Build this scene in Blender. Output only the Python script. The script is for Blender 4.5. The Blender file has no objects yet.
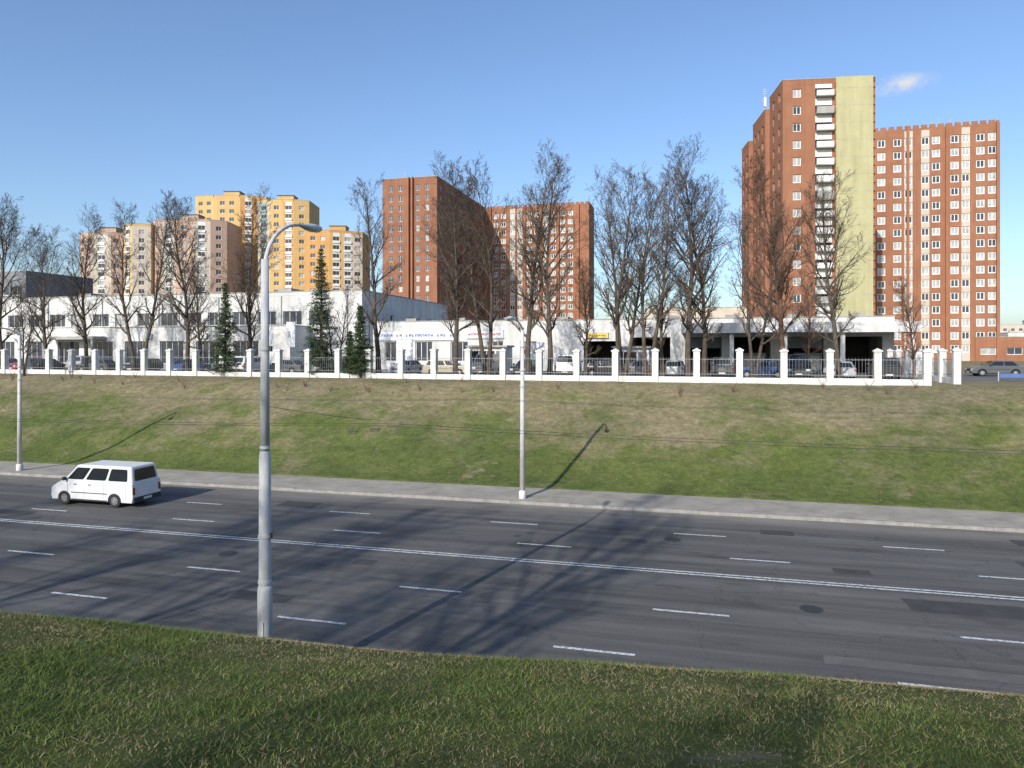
import bpy, math, random
import numpy as np
from mathutils import Vector, noise as mnoise
random.seed(7); rng=np.random.default_rng(7)
A=math.radians(14.7); CA,SA=math.cos(A),math.sin(A)
def W(s,t): return (s*CA+t*SA, -s*SA+t*CA)      # road frame -> world
def ST(x,y): return (x*CA-y*SA, x*SA+y*CA)
scene=bpy.context.scene
PL=5.2   # plateau level

# ------------------------------------------------------------ materials
def new_mat(name):
    m=bpy.data.materials.new(name); m.use_nodes=True
    nt=m.node_tree; b=nt.nodes['Principled BSDF']; return m,nt,b
def pm(name,c1,c2=None,scale=3.0,rough=0.8,bump=0.0,metal=0.0,scale2=None,spec=None,stretch=None,bscale=None,streak=0):
    m,nt,b=new_mat(name); N=nt.nodes; L=nt.links
    c2=c2 or tuple(x*0.75 for x in c1)
    tc=N.new('ShaderNodeTexCoord'); src=tc.outputs['Object']; raw=src
    if stretch:
        mp=N.new('ShaderNodeMapping'); mp.inputs['Scale'].default_value=stretch
        L.new(src,mp.inputs[0]); src=mp.outputs[0]
    n=N.new('ShaderNodeTexNoise'); n.inputs['Scale'].default_value=scale; n.inputs['Detail'].default_value=6; n.inputs['Roughness'].default_value=.65
    L.new(src,n.inputs['Vector'])
    r=N.new('ShaderNodeValToRGB'); r.color_ramp.elements[0].position=.35; r.color_ramp.elements[1].position=.68
    r.color_ramp.elements[0].color=(*c2,1); r.color_ramp.elements[1].color=(*c1,1)
    L.new(n.outputs[0],r.inputs[0]); out=r.outputs[0]
    if streak:
        mp=N.new('ShaderNodeMapping'); mp.inputs['Scale'].default_value=(1,1,.08); L.new(raw,mp.inputs[0])
        n3=N.new('ShaderNodeTexNoise'); n3.inputs['Scale'].default_value=1.3; n3.inputs['Detail'].default_value=6; n3.inputs['Roughness'].default_value=.7; L.new(mp.outputs[0],n3.inputs['Vector'])
        r3=N.new('ShaderNodeValToRGB'); r3.color_ramp.elements[0].position=.3; r3.color_ramp.elements[1].position=.6
        k=1-streak; r3.color_ramp.elements[0].color=(k,k*.98,k*.95,1); r3.color_ramp.elements[1].color=(1,1,1,1); L.new(n3.outputs[0],r3.inputs[0])
        x=N.new('ShaderNodeMix'); x.data_type='RGBA'; x.blend_type='MULTIPLY'; x.inputs[0].default_value=1; L.new(out,x.inputs[6]); L.new(r3.outputs[0],x.inputs[7]); out=x.outputs[2]
    L.new(out,b.inputs['Base Color'])
    b.inputs['Roughness'].default_value=rough; b.inputs['Metallic'].default_value=metal
    if spec is not None: b.inputs['Specular IOR Level'].default_value=spec
    if bump>0:
        n2=N.new('ShaderNodeTexNoise'); n2.inputs['Scale'].default_value=bscale or scale*6; n2.inputs['Detail'].default_value=4
        L.new(src,n2.inputs['Vector'])
        bp=N.new('ShaderNodeBump'); bp.inputs['Strength'].default_value=bump; bp.inputs['Distance'].default_value=.05
        L.new(n2.outputs[0],bp.inputs['Height']); L.new(bp.outputs[0],b.inputs['Normal'])
    return m
M_brick=pm('brick_red',(.355,.168,.100),(.285,.132,.080),.25,.95,streak=.15,spec=.15)
M_brick2=pm('brick_brown',(.325,.155,.096),(.255,.12,.076),.25,.95,streak=.2,spec=.15)
M_ylw=pm('plaster_yellow',(.47,.445,.25),(.41,.385,.215),.3,.9,streak=.15)
M_glass=pm('glass_dark',(.07,.08,.10),(.035,.04,.05),.4,.12)
M_glassL=pm('glass_curtain',(.50,.50,.48),(.26,.27,.28),.5,.3)
M_wframe=pm('white_frame',(.76,.76,.74),(.62,.62,.60),1,.6)
M_conc=pm('concrete',(.42,.41,.38),(.32,.31,.29),.6,.9,.2,streak=.2)
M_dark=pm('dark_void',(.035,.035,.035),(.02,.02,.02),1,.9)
M_orange=pm('plaster_orange',(.60,.33,.12),(.52,.28,.10),.2,.9,streak=.1)
M_yo=pm('plaster_yolk',(.62,.42,.18),(.54,.36,.15),.2,.9,streak=.12)
M_peach=pm('plaster_peach',(.53,.37,.28),(.46,.32,.25),.2,.9,streak=.12)
M_cream=pm('plaster_cream',(.58,.50,.41),(.50,.44,.37),.2,.9,streak=.1)
M_green=pm('balcony_glass_green',(.27,.40,.38),(.2,.3,.3),.3,.3)
M_white=pm('white_plaster',(.74,.735,.715),(.58,.575,.555),.35,.85,.1,streak=.25)
M_whitef=pm('fence_whitewash',(.78,.78,.76),(.58,.57,.54),1.6,.85,.3,streak=.25)
M_rail=pm('fence_railing_steel',(.30,.31,.32),(.16,.165,.17),3,.6)
M_roof=pm('roof_felt',(.12,.12,.12),(.08,.08,.08),.5,.9)
M_grey=pm('grey_panel',(.20,.21,.23),(.15,.16,.17),.3,.7)
M_bark=pm('bark',(.135,.108,.086),(.07,.056,.045),3,.95,.4,spec=.1)
M_barkR=pm('bark_reddish',(.175,.105,.075),(.09,.056,.044),3,.95,.4,spec=.1)
M_need=pm('needles',(.060,.092,.034),(.028,.048,.020),3,.8)
M_galv=pm('galvanised_steel',(.60,.605,.60),(.44,.445,.45),4,.65,.1,0,stretch=(1,1,.3),streak=.2)
M_polew=pm('pole_concrete_white',(.70,.69,.66),(.50,.48,.45),2.5,.8,.2,stretch=(1,1,.3),streak=.2)
M_lamp=pm('lamp_housing',(.52,.54,.56),(.44,.46,.48),3,.4,0,.1)
M_lens=pm('lamp_lens',(.6,.6,.55),(.5,.5,.46),3,.2)
M_wire=pm('cable',(.05,.05,.05),(.04,.04,.04),3,.6)
M_tyre=pm('tyre',(.03,.03,.03),(.02,.02,.02),8,.9)
M_rim=pm('rim',(.45,.45,.46),(.35,.35,.36),8,.35,0,.6)
M_trim=pm('black_trim',(.04,.04,.04),(.03,.03,.03),5,.6)
M_cglass=pm('car_glass',(.025,.03,.035),(.015,.018,.02),1,.06)
M_head=pm('headlamp',(.6,.62,.64),(.5,.5,.52),6,.15)
M_tail=pm('tail_lamp',(.30,.03,.02),(.2,.02,.015),6,.25)
M_plate=pm('number_plate',(.7,.7,.68),(.6,.6,.58),6,.5)
M_blue=pm('sign_blue',(.09,.15,.36),(.07,.12,.28),1,.5)
M_red=pm('sign_red',(.45,.07,.06),(.38,.06,.05),1,.5)
M_yel=pm('sign_yellow',(.70,.53,.08),(.62,.46,.07),1,.5)
M_bannerw=pm('banner_white',(.70,.72,.76),(.62,.64,.68),1,.6)
M_door=pm('door_blue_grey',(.16,.18,.2),(.12,.13,.15),1,.6)
M_pave=pm('pavement_dust',(.39,.35,.29),(.26,.232,.19),.8,.95,.4,bscale=25)
M_kerb=pm('kerb_stone',(.36,.34,.31),(.22,.21,.19),2,.9,.3)
M_yard=pm('yard_asphalt',(.16,.152,.14),(.10,.098,.092),.4,.9,.2)
M_g1=pm('grass_green',(.125,.175,.042),(.07,.105,.024),2.0,.75,spec=.15)
M_g2=pm('grass_olive',(.17,.17,.062),(.105,.11,.038),2.0,.8,spec=.15)
M_g3=pm('grass_straw',(.33,.27,.16),(.20,.165,.095),2.0,.9,spec=.1)
def paint(name,c): return pm('paint_'+name,c,tuple(x*.9 for x in c),1.5,.28,0,0,spec=.6)

m,nt,b=new_mat('road_paint'); N=nt.nodes; L=nt.links
tc=N.new('ShaderNodeTexCoord'); n=N.new('ShaderNodeTexNoise'); n.inputs['Scale'].default_value=9; n.inputs['Detail'].default_value=8; n.inputs['Roughness'].default_value=.75
L.new(tc.outputs['Object'],n.inputs['Vector'])
r=N.new('ShaderNodeValToRGB'); r.color_ramp.elements[0].position=.40; r.color_ramp.elements[1].position=.54
r.color_ramp.elements[0].color=(.22,.22,.215,1); r.color_ramp.elements[1].color=(.68,.68,.66,1)
L.new(n.outputs[0],r.inputs[0]); L.new(r.outputs[0],b.inputs['Base Color']); b.inputs['Roughness'].default_value=.7
M_mark=m

# asphalt
m,nt,b=new_mat('asphalt'); N=nt.nodes; L=nt.links
tc=N.new('ShaderNodeTexCoord'); src=tc.outputs['Object']
def noise(scale,detail=5,rough=.6,st=None):
    v=src
    if st:
        mp=N.new('ShaderNodeMapping'); mp.inputs['Scale'].default_value=st; L.new(src,mp.inputs[0]); v=mp.outputs[0]
    n=N.new('ShaderNodeTexNoise'); n.inputs['Scale'].default_value=scale; n.inputs['Detail'].default_value=detail; n.inputs['Roughness'].default_value=rough
    L.new(v,n.inputs['Vector']); return n.outputs[0]
def ramp(f,p0,c0,p1,c1):
    r=N.new('ShaderNodeValToRGB'); r.color_ramp.elements[0].position=p0; r.color_ramp.elements[1].position=p1
    r.color_ramp.elements[0].color=(*c0,1); r.color_ramp.elements[1].color=(*c1,1); L.new(f,r.inputs[0]); return r.outputs[0]
def mix(f,a,b_,t='MIX'):
    x=N.new('ShaderNodeMix'); x.data_type='RGBA'; x.blend_type=t
    for k,v in ((0,f),(6,a),(7,b_)):
        if isinstance(v,(int,float)): x.inputs[k].default_value=v
        elif isinstance(v,tuple): x.inputs[k].default_value=(*v,1)
        else: L.new(v,x.inputs[k])
    return x.outputs[2]
base=ramp(noise(.5,6,.6,(.25,1.3,1)),.3,(.093,.090,.086),.7,(.145,.139,.131))
fine=ramp(noise(28,3,.7),.3,(.7,)*3,.7,(1.28,)*3)
c=mix(1.0,base,fine,'MULTIPLY')
stk=ramp(noise(1.6,4,.6,(.04,1,1)),.38,(.76,)*3,.62,(1.12,)*3)
c=mix(1.0,c,stk,'MULTIPLY')
blot=ramp(noise(.9,3,.5,(.4,1,1)),.60,(1,)*3,.70,(.74,)*3)
c=mix(1.0,c,blot,'MULTIPLY')
vo=N.new('ShaderNodeTexVoronoi'); vo.feature='DISTANCE_TO_EDGE'; vo.inputs['Scale'].default_value=.28
nzv=N.new('ShaderNodeTexNoise'); nzv.inputs['Scale'].default_value=1.2; nzv.inputs['Detail'].default_value=5; L.new(src,nzv.inputs['Vector'])
vm=N.new('ShaderNodeVectorMath'); vm.operation='MULTIPLY_ADD'; L.new(nzv.outputs[1],vm.inputs[0]); vm.inputs[1].default_value=(1.6,1.6,0); L.new(src,vm.inputs[2]); L.new(vm.outputs[0],vo.inputs['Vector'])
crk=ramp(vo.outputs[0],.003,(.7,)*3,.010,(1,)*3); c=mix(.7,c,crk,'MULTIPLY')
sep=N.new('ShaderNodeSeparateXYZ'); L.new(src,sep.inputs[0])
dm=N.new('ShaderNodeMapRange'); dm.inputs[1].default_value=31.6; dm.inputs[2].default_value=34.0; dm.inputs[3].default_value=0; dm.inputs[4].default_value=.9; L.new(sep.outputs[1],dm.inputs[0])
dn=N.new('ShaderNodeMath'); dn.operation='MULTIPLY'; dn.use_clamp=True; L.new(dm.outputs[0],dn.inputs[0]); L.new(ramp(noise(.6,6,.7,(.3,1,1)),.35,(.3,)*3,.6,(1,)*3),dn.inputs[1])
c=mix(dn.outputs[0],c,(.27,.24,.20))
L.new(c,b.inputs['Base Color']); b.inputs['Roughness'].default_value=.9; b.inputs['Specular IOR Level'].default_value=.25
bp=N.new('ShaderNodeBump'); bp.inputs['Strength'].default_value=.35; bp.inputs['Distance'].default_value=.02
L.new(noise(40,3),bp.inputs['Height']); L.new(bp.outputs[0],b.inputs['Normal'])
M_asph=m
M_patch=pm('asphalt_patch',(.080,.078,.076),(.055,.054,.053),1.5,.9,.3,bscale=40,spec=.2)
M_patch2=pm('asphalt_patch_pale',(.155,.148,.138),(.115,.11,.103),1.5,.9,.3,bscale=40,spec=.2)

# ground (grass / dry soil), object coords are road-frame metres
m,nt,b=new_mat('ground_grass'); N=nt.nodes; L=nt.links
tc=N.new('ShaderNodeTexCoord'); src=tc.outputs['Object']
green=ramp(noise(.9,6,.7),.3,(.088,.115,.034),.7,(.158,.185,.058))
dry=ramp(noise(1.7,6,.7),.3,(.185,.155,.09),.7,(.33,.28,.175))
sep=N.new('ShaderNodeSeparateXYZ'); L.new(src,sep.inputs[0])
mr=N.new('ShaderNodeMapRange'); mr.inputs[1].default_value=38; mr.inputs[2].default_value=51; mr.inputs[3].default_value=-.12; mr.inputs[4].default_value=.11
L.new(sep.outputs[1],mr.inputs[0])
mask=N.new('ShaderNodeMath'); mask.operation='ADD'
L.new(noise(.22,9,.76,(.8,1,1)),mask.inputs[0]); L.new(mr.outputs[0],mask.inputs[1])
mk=ramp(mask.outputs[0],.43,(0,0,0),.59,(1,1,1))
c=mix(mk,green,dry)
mot=ramp(noise(3.0,7,.8),.3,(.6,)*3,.7,(1.35,)*3); c=mix(1.0,c,mot,'MULTIPLY')
big=ramp(noise(.12,4,.6),.35,(.84,.87,.84),.65,(1.17,1.13,1.08)); c=mix(1.0,c,big,'MULTIPLY')
bare=ramp(noise(.5,6,.75,(.6,1,1)),.61,(0,0,0),.69,(.8,.8,.8)); c=mix(bare,c,(.31,.26,.175))
dk=ramp(noise(9,4,.7),.60,(1,)*3,.72,(.6,.58,.5)); c=mix(1.0,c,dk,'MULTIPLY')
L.new(c,b.inputs['Base Color']); b.inputs['Roughness'].default_value=1; b.inputs['Specular IOR Level'].default_value=.1
bp=N.new('ShaderNodeBump'); bp.inputs['Strength'].default_value=.9; bp.inputs['Distance'].default_value=.13
L.new(noise(6,8,.78),bp.inputs['Height']); L.new(bp.outputs[0],b.inputs['Normal'])
M_ground=m

# ------------------------------------------------------------ mesh builder
class MB:
    def __init__(s): s.v=[]; s.f=[]; s.m=[]; s.mats=[]
    def mi(s,mat):
        if mat not in s.mats: s.mats.append(mat)
        return s.mats.index(mat)
    def poly(s,pts,mat):
        i=len(s.v); s.v+= [tuple(p) for p in pts]; s.f.append(tuple(range(i,i+len(pts)))); s.m.append(s.mi(mat))
    def box(s,x0,x1,y0,y1,z0,z1,mat):
        i=len(s.v); s.v+=[(x0,y0,z0),(x1,y0,z0),(x1,y1,z0),(x0,y1,z0),(x0,y0,z1),(x1,y0,z1),(x1,y1,z1),(x0,y1,z1)]
        for f in ((0,3,2,1),(4,5,6,7),(0,1,5,4),(1,2,6,5),(2,3,7,6),(3,0,4,7)):
            s.f.append(tuple(i+k for k in f)); s.m.append(s.mi(mat))
    def obox(s,c,u,n,a,bb,z0,z1,mat,o0,o1):
        P=lambda k,o,z:(c[0]+u[0]*k+n[0]*o,c[1]+u[1]*k+n[1]*o,z)
        q=[P(a,o0,z0),P(bb,o0,z0),P(bb,o1,z0),P(a,o1,z0),P(a,o0,z1),P(bb,o0,z1),P(bb,o1,z1),P(a,o1,z1)]
        i=len(s.v); s.v+=q
        for f in ((0,3,2,1),(4,5,6,7),(0,1,5,4),(1,2,6,5),(2,3,7,6),(3,0,4,7)):
            s.f.append(tuple(i+k for k in f)); s.m.append(s.mi(mat))
    def tube(s,pts,rad,n,mat,cap=False):
        mi=s.mi(mat); base=len(s.v); prev=None
        for k,(p,r) in enumerate(zip(pts,rad)):
            p=Vector(p)
            d=(Vector(pts[min(k+1,len(pts)-1)])-Vector(pts[max(k-1,0)])).normalized()
            if prev is None:
                a=Vector((1,0,0)) if abs(d.x)<.8 else Vector((0,1,0)); x=d.cross(a).normalized()
            else:
                x=(prev-d*prev.dot(d)).normalized()
            prev=x; y=d.cross(x)
            for j in range(n):
                an=2*math.pi*j/n; q=p+x*(r*math.cos(an))+y*(r*math.sin(an)); s.v.append((q.x,q.y,q.z))
        for k in range(len(pts)-1):
            for j in range(n):
                a=base+k*n+j; b_=base+k*n+(j+1)%n
                s.f.append((a,b_,b_+n,a+n)); s.m.append(mi)
        if cap:
            s.f.append(tuple(base+j for j in reversed(range(n)))); s.m.append(mi)
            e=base+(len(pts)-1)*n; s.f.append(tuple(e+j for j in range(n))); s.m.append(mi)
    def mesh(s,name,smooth=False):
        me=bpy.data.meshes.new(name); me.from_pydata(s.v,[],s.f)
        for mt in s.mats: me.materials.append(mt)
        me.polygons.foreach_set('material_index',s.m)
        if smooth: me.polygons.foreach_set('use_smooth',[True]*len(s.f))
        me.update(); return me
    def obj(s,name,loc=(0,0,0),rot=0,parent=None,smooth=False,bevel=0):
        o=bpy.data.objects.new(name,s.mesh(name,smooth)); scene.collection.objects.link(o)
        o.location=loc; o.rotation_euler=(0,0,rot)
        if parent: o.parent=parent
        if bevel:
            b=o.modifiers.new('bev','BEVEL'); b.width=bevel; b.segments=3; b.limit_method='ANGLE'; b.angle_limit=math.radians(25)
        return o
def empty(name,loc=(0,0,0),rot=0):
    o=bpy.data.objects.new(name,None); scene.collection.objects.link(o); o.location=loc; o.rotation_euler=(0,0,rot); o.empty_display_size=.5; return o

# ------------------------------------------------------------ ground
prof=[(-1500,7),(-60,6.6),(-20,6.4),(-5,6.15),(0,6.0),(3,5.62),(5,5.22),(5.8,5.0),(6.6,4.62),(8,3.75),(11,1.75),(12.6,.7),(13.4,.28),(13.95,.12),(14.02,-.08),(34.05,-.08),(34.12,.06),(37.45,.06),(37.55,.15),(38.4,.27),(40,.75),(44,2.35),(48,3.95),(50.2,4.75),(51.6,5.08),(53.5,PL),(60,PL),(3000,PL)]
PT=np.array([p[0] for p in prof]); PZ=np.array([p[1] for p in prof])
def gz(s,t):
    z=float(np.interp(t,PT,PZ))
    k=0
    if -15<t<13: z+=.026*max(-6,min(6,s+3.0))*min(1,(13-t)/6,(t+15)/8)
    if 38.3<t<54: k=min(1,(t-38.3)/2,(54-t)/2)*.24
    elif -40<t<13.5: k=min(1,(13.5-t)/3)*.09
    if k>0: z+=k*mnoise.noise(Vector((s*.16,t*.22,3.1)))+k*.4*mnoise.noise(Vector((s*.7,t*.7,9.1)))
    return z
sl=[-3000,-1200,-600,-300,-200,-150]+list(np.arange(-120,-20,1.5))+list(np.arange(-20,20,.5))+list(np.arange(20,70,1.5))+[80,110,160,250,500,1200,3000]
tl=[-1500,-300,-100,-60,-40,-25,-15,-10]+list(np.arange(-7,0,.7))+list(np.arange(0,13.4,.35))+[13.4,13.95,14.02,24,34.05,34.12,37.45,37.55,37.9,38.4]+list(np.arange(39.2,54.5,.6))+[56,60,80,120,250,600,1500,3000]
V=[(s,t,gz(s,t)) for t in tl for s in sl]; ns=len(sl)
F=[(j*ns+i,j*ns+i+1,(j+1)*ns+i+1,(j+1)*ns+i) for j in range(len(tl)-1) for i in range(ns-1)]
me=bpy.data.meshes.new('ground'); me.from_pydata(V,[],F); me.materials.append(M_ground)
me.polygons.foreach_set('use_smooth',[True]*len(F)); me.update()
o=bpy.data.objects.new('ground',me); scene.collection.objects.link(o); o.rotation_euler=(0,0,-A)

# road
mb=MB(); mb.box(-900,900,14.2,34.0,-.06,0,M_asph); road=mb.obj('road',rot=-A)
mb=MB()
def mark(s0,s1,t,w=.12,z=.006): mb.poly([(s0,t-w/2,z),(s1,t-w/2,z),(s1,t+w/2,z),(s0,t+w/2,z)],M_mark)
for t,s0,n in ((17.9,-3.6,8),(21.2,-1.3,8),(27.1,-6.9,8),(30.2,-8.9,7.9)):
    for k in range(-22,14): mark(s0+k*n,s0+k*n+2.1+random.uniform(-.06,.06),t+random.uniform(-.02,.02))
mark(-400,300,25.08,.11); mark(-400,300,24.84,.11)
mb.obj('road_markings',parent=road)
mb=MB(); zi=.002
for s0,t0,l,w,mt in ((6,23.0,3.2,1.1,M_patch),(11,28.4,2.4,.9,M_patch),(15.5,26.0,1.6,1.0,M_patch),(2.5,31.0,1.3,.8,M_patch),(-3,28.3,1.0,.6,M_patch),(8.2,19.2,1.2,1.0,M_patch),
        (3,18.6,4.5,.5,M_patch2),(-24,22.2,6,.6,M_patch2),(-9,31.4,7,.8,M_patch2),(12,31.6,5,1.0,M_patch),(-33,26.0,3,.7,M_patch),(18,21.8,3,1.3,M_patch),(13,23.2,.9,.7,M_patch),(-14,18.9,2,.7,M_patch),(0,15.2,9,.7,M_patch2),(20,27.6,4,2.0,M_patch),(-20,30.6,2,1.2,M_patch),(9.8,21.6,2.6,2.4,M_patch2),(4.5,26.2,1.2,.6,M_patch),(-12,23.0,.8,.6,M_patch)):
    pts=[]; j=lambda a:random.uniform(-a,a); zi+=.0001
    for (x0,y0,x1,y1) in ((0,0,l,0),(l,0,l,w),(l,w,0,w),(0,w,0,0)):
        m_=max(2,int(max(abs(x1-x0),abs(y1-y0))/.5))
        for k in range(m_): f=k/m_; pts.append((s0+x0+(x1-x0)*f+j(.05),t0+y0+(y1-y0)*f+j(.04),zi))
    mb.poly(pts,mt)
for (x,y) in ((-1,29.2),(3.2,22.4),(-17,23.0)):
    mb.poly([(x+.33*math.cos(k*.5236),y+.33*math.sin(k*.5236),.009) for k in range(12)],M_trim)
mb.obj('asphalt_repair_patches',parent=road)
mb=MB()
for k in range(-60,60):
    s=k*3.0; dz=random.uniform(-.012,.012)
    mb.box(s,s+2.985,34.003,34.2,-.05,.15+dz,M_kerb)
    mb.box(s,s+2.985,14.0,14.197,-.05,.15+dz,M_kerb)
mb.obj('kerb',rot=-A)
mb=MB(); mb.box(-400,400,34.203,37.5,0,.135,M_pave); mb.obj('pavement',rot=-A)
mb=MB(); mb.box(-200,75,61,81,PL-.2,PL+.03,M_yard); mb.obj('parking_lot',rot=-A)

# ------------------------------------------------------------ facade machinery
def facade(mb,p0,p1,z0,z1,cols,rows,wall,depth=.22,fr=.1,frame=None,spmat=None,plight=.35,mull=1):
    frame=frame or M_wframe
    Lx=math.hypot(p1[0]-p0[0],p1[1]-p0[1]); u=((p1[0]-p0[0])/Lx,(p1[1]-p0[1])/Lx); n=(u[1],-u[0])
    P=lambda k,z,o=0:(p0[0]+u[0]*k+n[0]*o,p0[1]+u[1]*k+n[1]*o,z)
    def q(a,b_,c,d,mat,o=0): mb.poly([P(a,c,o),P(b_,c,o),P(b_,d,o),P(a,d,o)],mat)
    prev=0
    for col in cols:
        a,b_=col[0],col[1]; kind=col[2] if len(col)>2 else 'w'; sm=(col[3] if len(col)>3 else None) or spmat or wall
        q(prev,a,z0,z1,wall); prev=b_; zp=z0
        for (c,d) in rows:
            q(a,b_,zp,c,sm); zp=d; D=depth if kind!='b' else .9
            rm=wall if kind!='b' else M_conc
            mb.poly([P(a,c),P(a,c,-D),P(a,d,-D),P(a,d)],rm); mb.poly([P(b_,c),P(b_,c,-D),P(b_,d,-D),P(b_,d)],rm)
            mb.poly([P(a,c),P(b_,c),P(b_,c,-D),P(a,c,-D)],frame); mb.poly([P(a,d),P(b_,d),P(b_,d,-D),P(a,d,-D)],rm)
            gl=M_glassL if random.random()<plight else M_glass
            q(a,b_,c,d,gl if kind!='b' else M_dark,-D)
            if kind!='b':
                o=-D+.04
                q(a,a+fr,c,d,frame,o); q(b_-fr,b_,c,d,frame,o); q(a+fr,b_-fr,c,c+fr,frame,o); q(a+fr,b_-fr,d-fr,d,frame,o)
                for k in range(mull):
                    x=a+(b_-a)*(k+1)/(mull+1); q(x-fr*.4,x+fr*.4,c+fr,d-fr,frame,o)
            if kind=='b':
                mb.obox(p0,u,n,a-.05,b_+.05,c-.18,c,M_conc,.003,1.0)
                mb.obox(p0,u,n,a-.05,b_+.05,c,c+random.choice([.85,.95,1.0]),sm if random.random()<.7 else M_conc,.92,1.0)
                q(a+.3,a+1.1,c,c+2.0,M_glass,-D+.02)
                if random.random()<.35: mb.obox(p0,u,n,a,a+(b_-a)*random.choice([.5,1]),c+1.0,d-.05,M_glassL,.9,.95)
            if kind=='g':
                mb.obox(p0,u,n,a-.1,b_+.1,c-.9,c-.05,sm,.003,.35)
        q(a,b_,zp,z1,sm)
    q(prev,Lx,z0,z1,wall)
def rows_(n,zb,fh=3.0,sill=.9,h=1.5): return [(zb+k*fh+sill,zb+k*fh+sill+h) for k in range(n)]
def ac(Lx,pitch,w,kind='w',mat=None,margin=.8):
    n=max(1,int((Lx-2*margin+ (pitch-w))/pitch)); st=(Lx-(n-1)*pitch-w)/2
    return [(st+i*pitch,st+i*pitch+w,kind,mat) for i in range(n)]
def top(mb,pts,z,wall,ph=.9,cren=0):
    mb.poly([(x,y,z-.02) for x,y in pts],M_roof)
    for i in range(len(pts)):
        a=pts[i]; b_=pts[(i+1)%len(pts)]; Lx=math.hypot(b_[0]-a[0],b_[1]-a[1])
        if Lx<.3: continue
        u=((b_[0]-a[0])/Lx,(b_[1]-a[1])/Lx); n=(u[1],-u[0])
        mb.obox(a,u,n,0,Lx-.32,z+.003,z+ph,wall,-.3,.02)
        if cren:
            k=.4
            while k+cren<Lx:
                mb.obox(a,u,n,k,k+cren,z+ph+.003,z+ph+.7,wall,-.3,.05); k+=cren*1.5
        else: mb.obox(a,u,n,-.05,Lx-.3,z+ph+.003,z+ph+.12,M_conc,-.33,.08)
def plain(mb,a,b_,z0,z1,mat): mb.poly([(*a,z0),(*b_,z0),(*b_,z1),(*a,z1)],mat)

# ---- right brick tower (nearest)
R6=-math.radians(6)
mb=MB(); z0,z1=PL,55; rw=rows_(16,PL+.8)
w,dp=15.5,28
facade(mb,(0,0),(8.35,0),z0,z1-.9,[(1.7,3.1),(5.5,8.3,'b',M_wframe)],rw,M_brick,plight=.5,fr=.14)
plain(mb,(8.35,0),(8.9,0),z0,z1,M_brick); 
facade(mb,(8.9,-.25),(15.1,-.25),z0,z1+.2,[],rw,M_ylw); plain(mb,(8.9,-.25),(8.9,0),z0,z1+.2,M_ylw)
for k in range(1,17): mb.box(8.92,15.08,-.262,-.252,PL+k*3,PL+k*3+.05,M_conc)
plain(mb,(15.1,-.25),(15.1,0),z0,z1+.2,M_ylw); plain(mb,(15.1,0),(w,0),z0,z1,M_brick2)
for k in range(33): mb.box(8.72,8.92,-.3,-.266,PL+k*1.5+.3,PL+k*1.5+1.0,M_brick); mb.box(15.1,15.4,-.3,-.02,PL+k*1.5,PL+k*1.5+.8,M_brick)
facade(mb,(0,9),(0,0),z0,z1-.9,[(2.2,3.6),(6,7.4)],rw,M_brick,plight=.3,fr=.14)
plain(mb,(-.8,9),(0,9),z0,z1-3,M_brick)
facade(mb,(-.8,19),(-.8,9),z0,z1-3,[(1.2,2.6),(4.2,5.6),(7.2,8.6)],rw[:-1],M_brick,plight=.3)
plain(mb,(-1.6,19),(-.8,19),z0,z1-6,M_brick)
facade(mb,(-1.6,25.5),(-1.6,19),z0,z1-6,[(1.0,2.4),(4.0,5.4)],rw[:-2],M_brick,plight=.3)
plain(mb,(w,0),(w,dp),z0,z1,M_brick2); plain(mb,(w,25.5),(-1.6,25.5),z0,z1-6,M_brick2)
top(mb,[(0,0),(w,0),(w,9),(0,9)],z1-.9,M_brick,.9,0); plain(mb,(0,9),(w,9),z0,z1,M_brick2)
top(mb,[(-.8,9),(w,9),(w,19),(-.8,19)],z1-3,M_brick,.9); plain(mb,(-.8,19),(w,19),z0,z1-3,M_brick2)
top(mb,[(-1.6,19),(w,19),(w,25.5),(-1.6,25.5)],z1-6,M_brick,.9)
mb.box(5.4,8.2,3,6,z1,z1+.9,M_brick2)
for (x,y,h) in ((-.2,12,5),(.3,14,3.6),(11,5,2.6)):
    mb.tube([(x,y,z1-3),(x,y,z1+h-2)],[.08,.05],5,M_galv)
    for kk in range(3): mb.box(x-.5,x+.5,y-.03,y+.03,z1+h-2.3-kk*.4,z1+h-2.24-kk*.4,M_galv)
mb.box(-.35,.05,11.7,12.3,z1-.6,z1+1.2,M_wframe)
mb.obj('brick_apartment_tower',(47.6,125,0),R6)

# ---- slab towers
def slab(w,dp,z1,cols,side_cols_r,side_cols_l,nf,name,loc,mat,pl=.5,cren=1.1,fr=.2):
    mb=MB(); rw=rows_(nf,PL+1.0,(z1-PL-2.2)/nf,.8,1.75)
    facade(mb,(0,0),(w,0),PL,z1,cols,rw,mat,plight=pl,fr=fr)
    facade(mb,(w,0),(w,dp),PL,z1,side_cols_r,rw,mat,plight=.25)
    facade(mb,(0,dp),(0,0),PL,z1,side_cols_l,rw,mat,plight=.25)
    plain(mb,(w,dp),(0,dp),PL,z1,M_brick2)
    top(mb,[(0,0),(w,0),(w,dp),(0,dp)],z1,mat,.5,cren)
    for k in range(3):
        x=w*(.2+.28*k); mb.box(x,x+2.2,5,8,z1,z1+1.9,M_brick2)
    for k in range(5):
        x=random.uniform(1,w-1); mb.tube([(x,2,z1),(x,2,z1+3)],[.05,.03],4,M_galv)
    return mb,mb.obj(name,loc,-A)
colsB=[]
wB=30.5
gaps=[1.4,.6,1.6,.6,1.7,.5,2.0,.5,1.2,.6,1.5]
x=1.0
for i,gp in enumerate(gaps):
    colsB.append((x,x+1.65,'w',M_cream if i in (4,5,8) else None)); x+=1.65+gp
Bx=105.7-.9673*wB; By=154+.2538*wB
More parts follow.
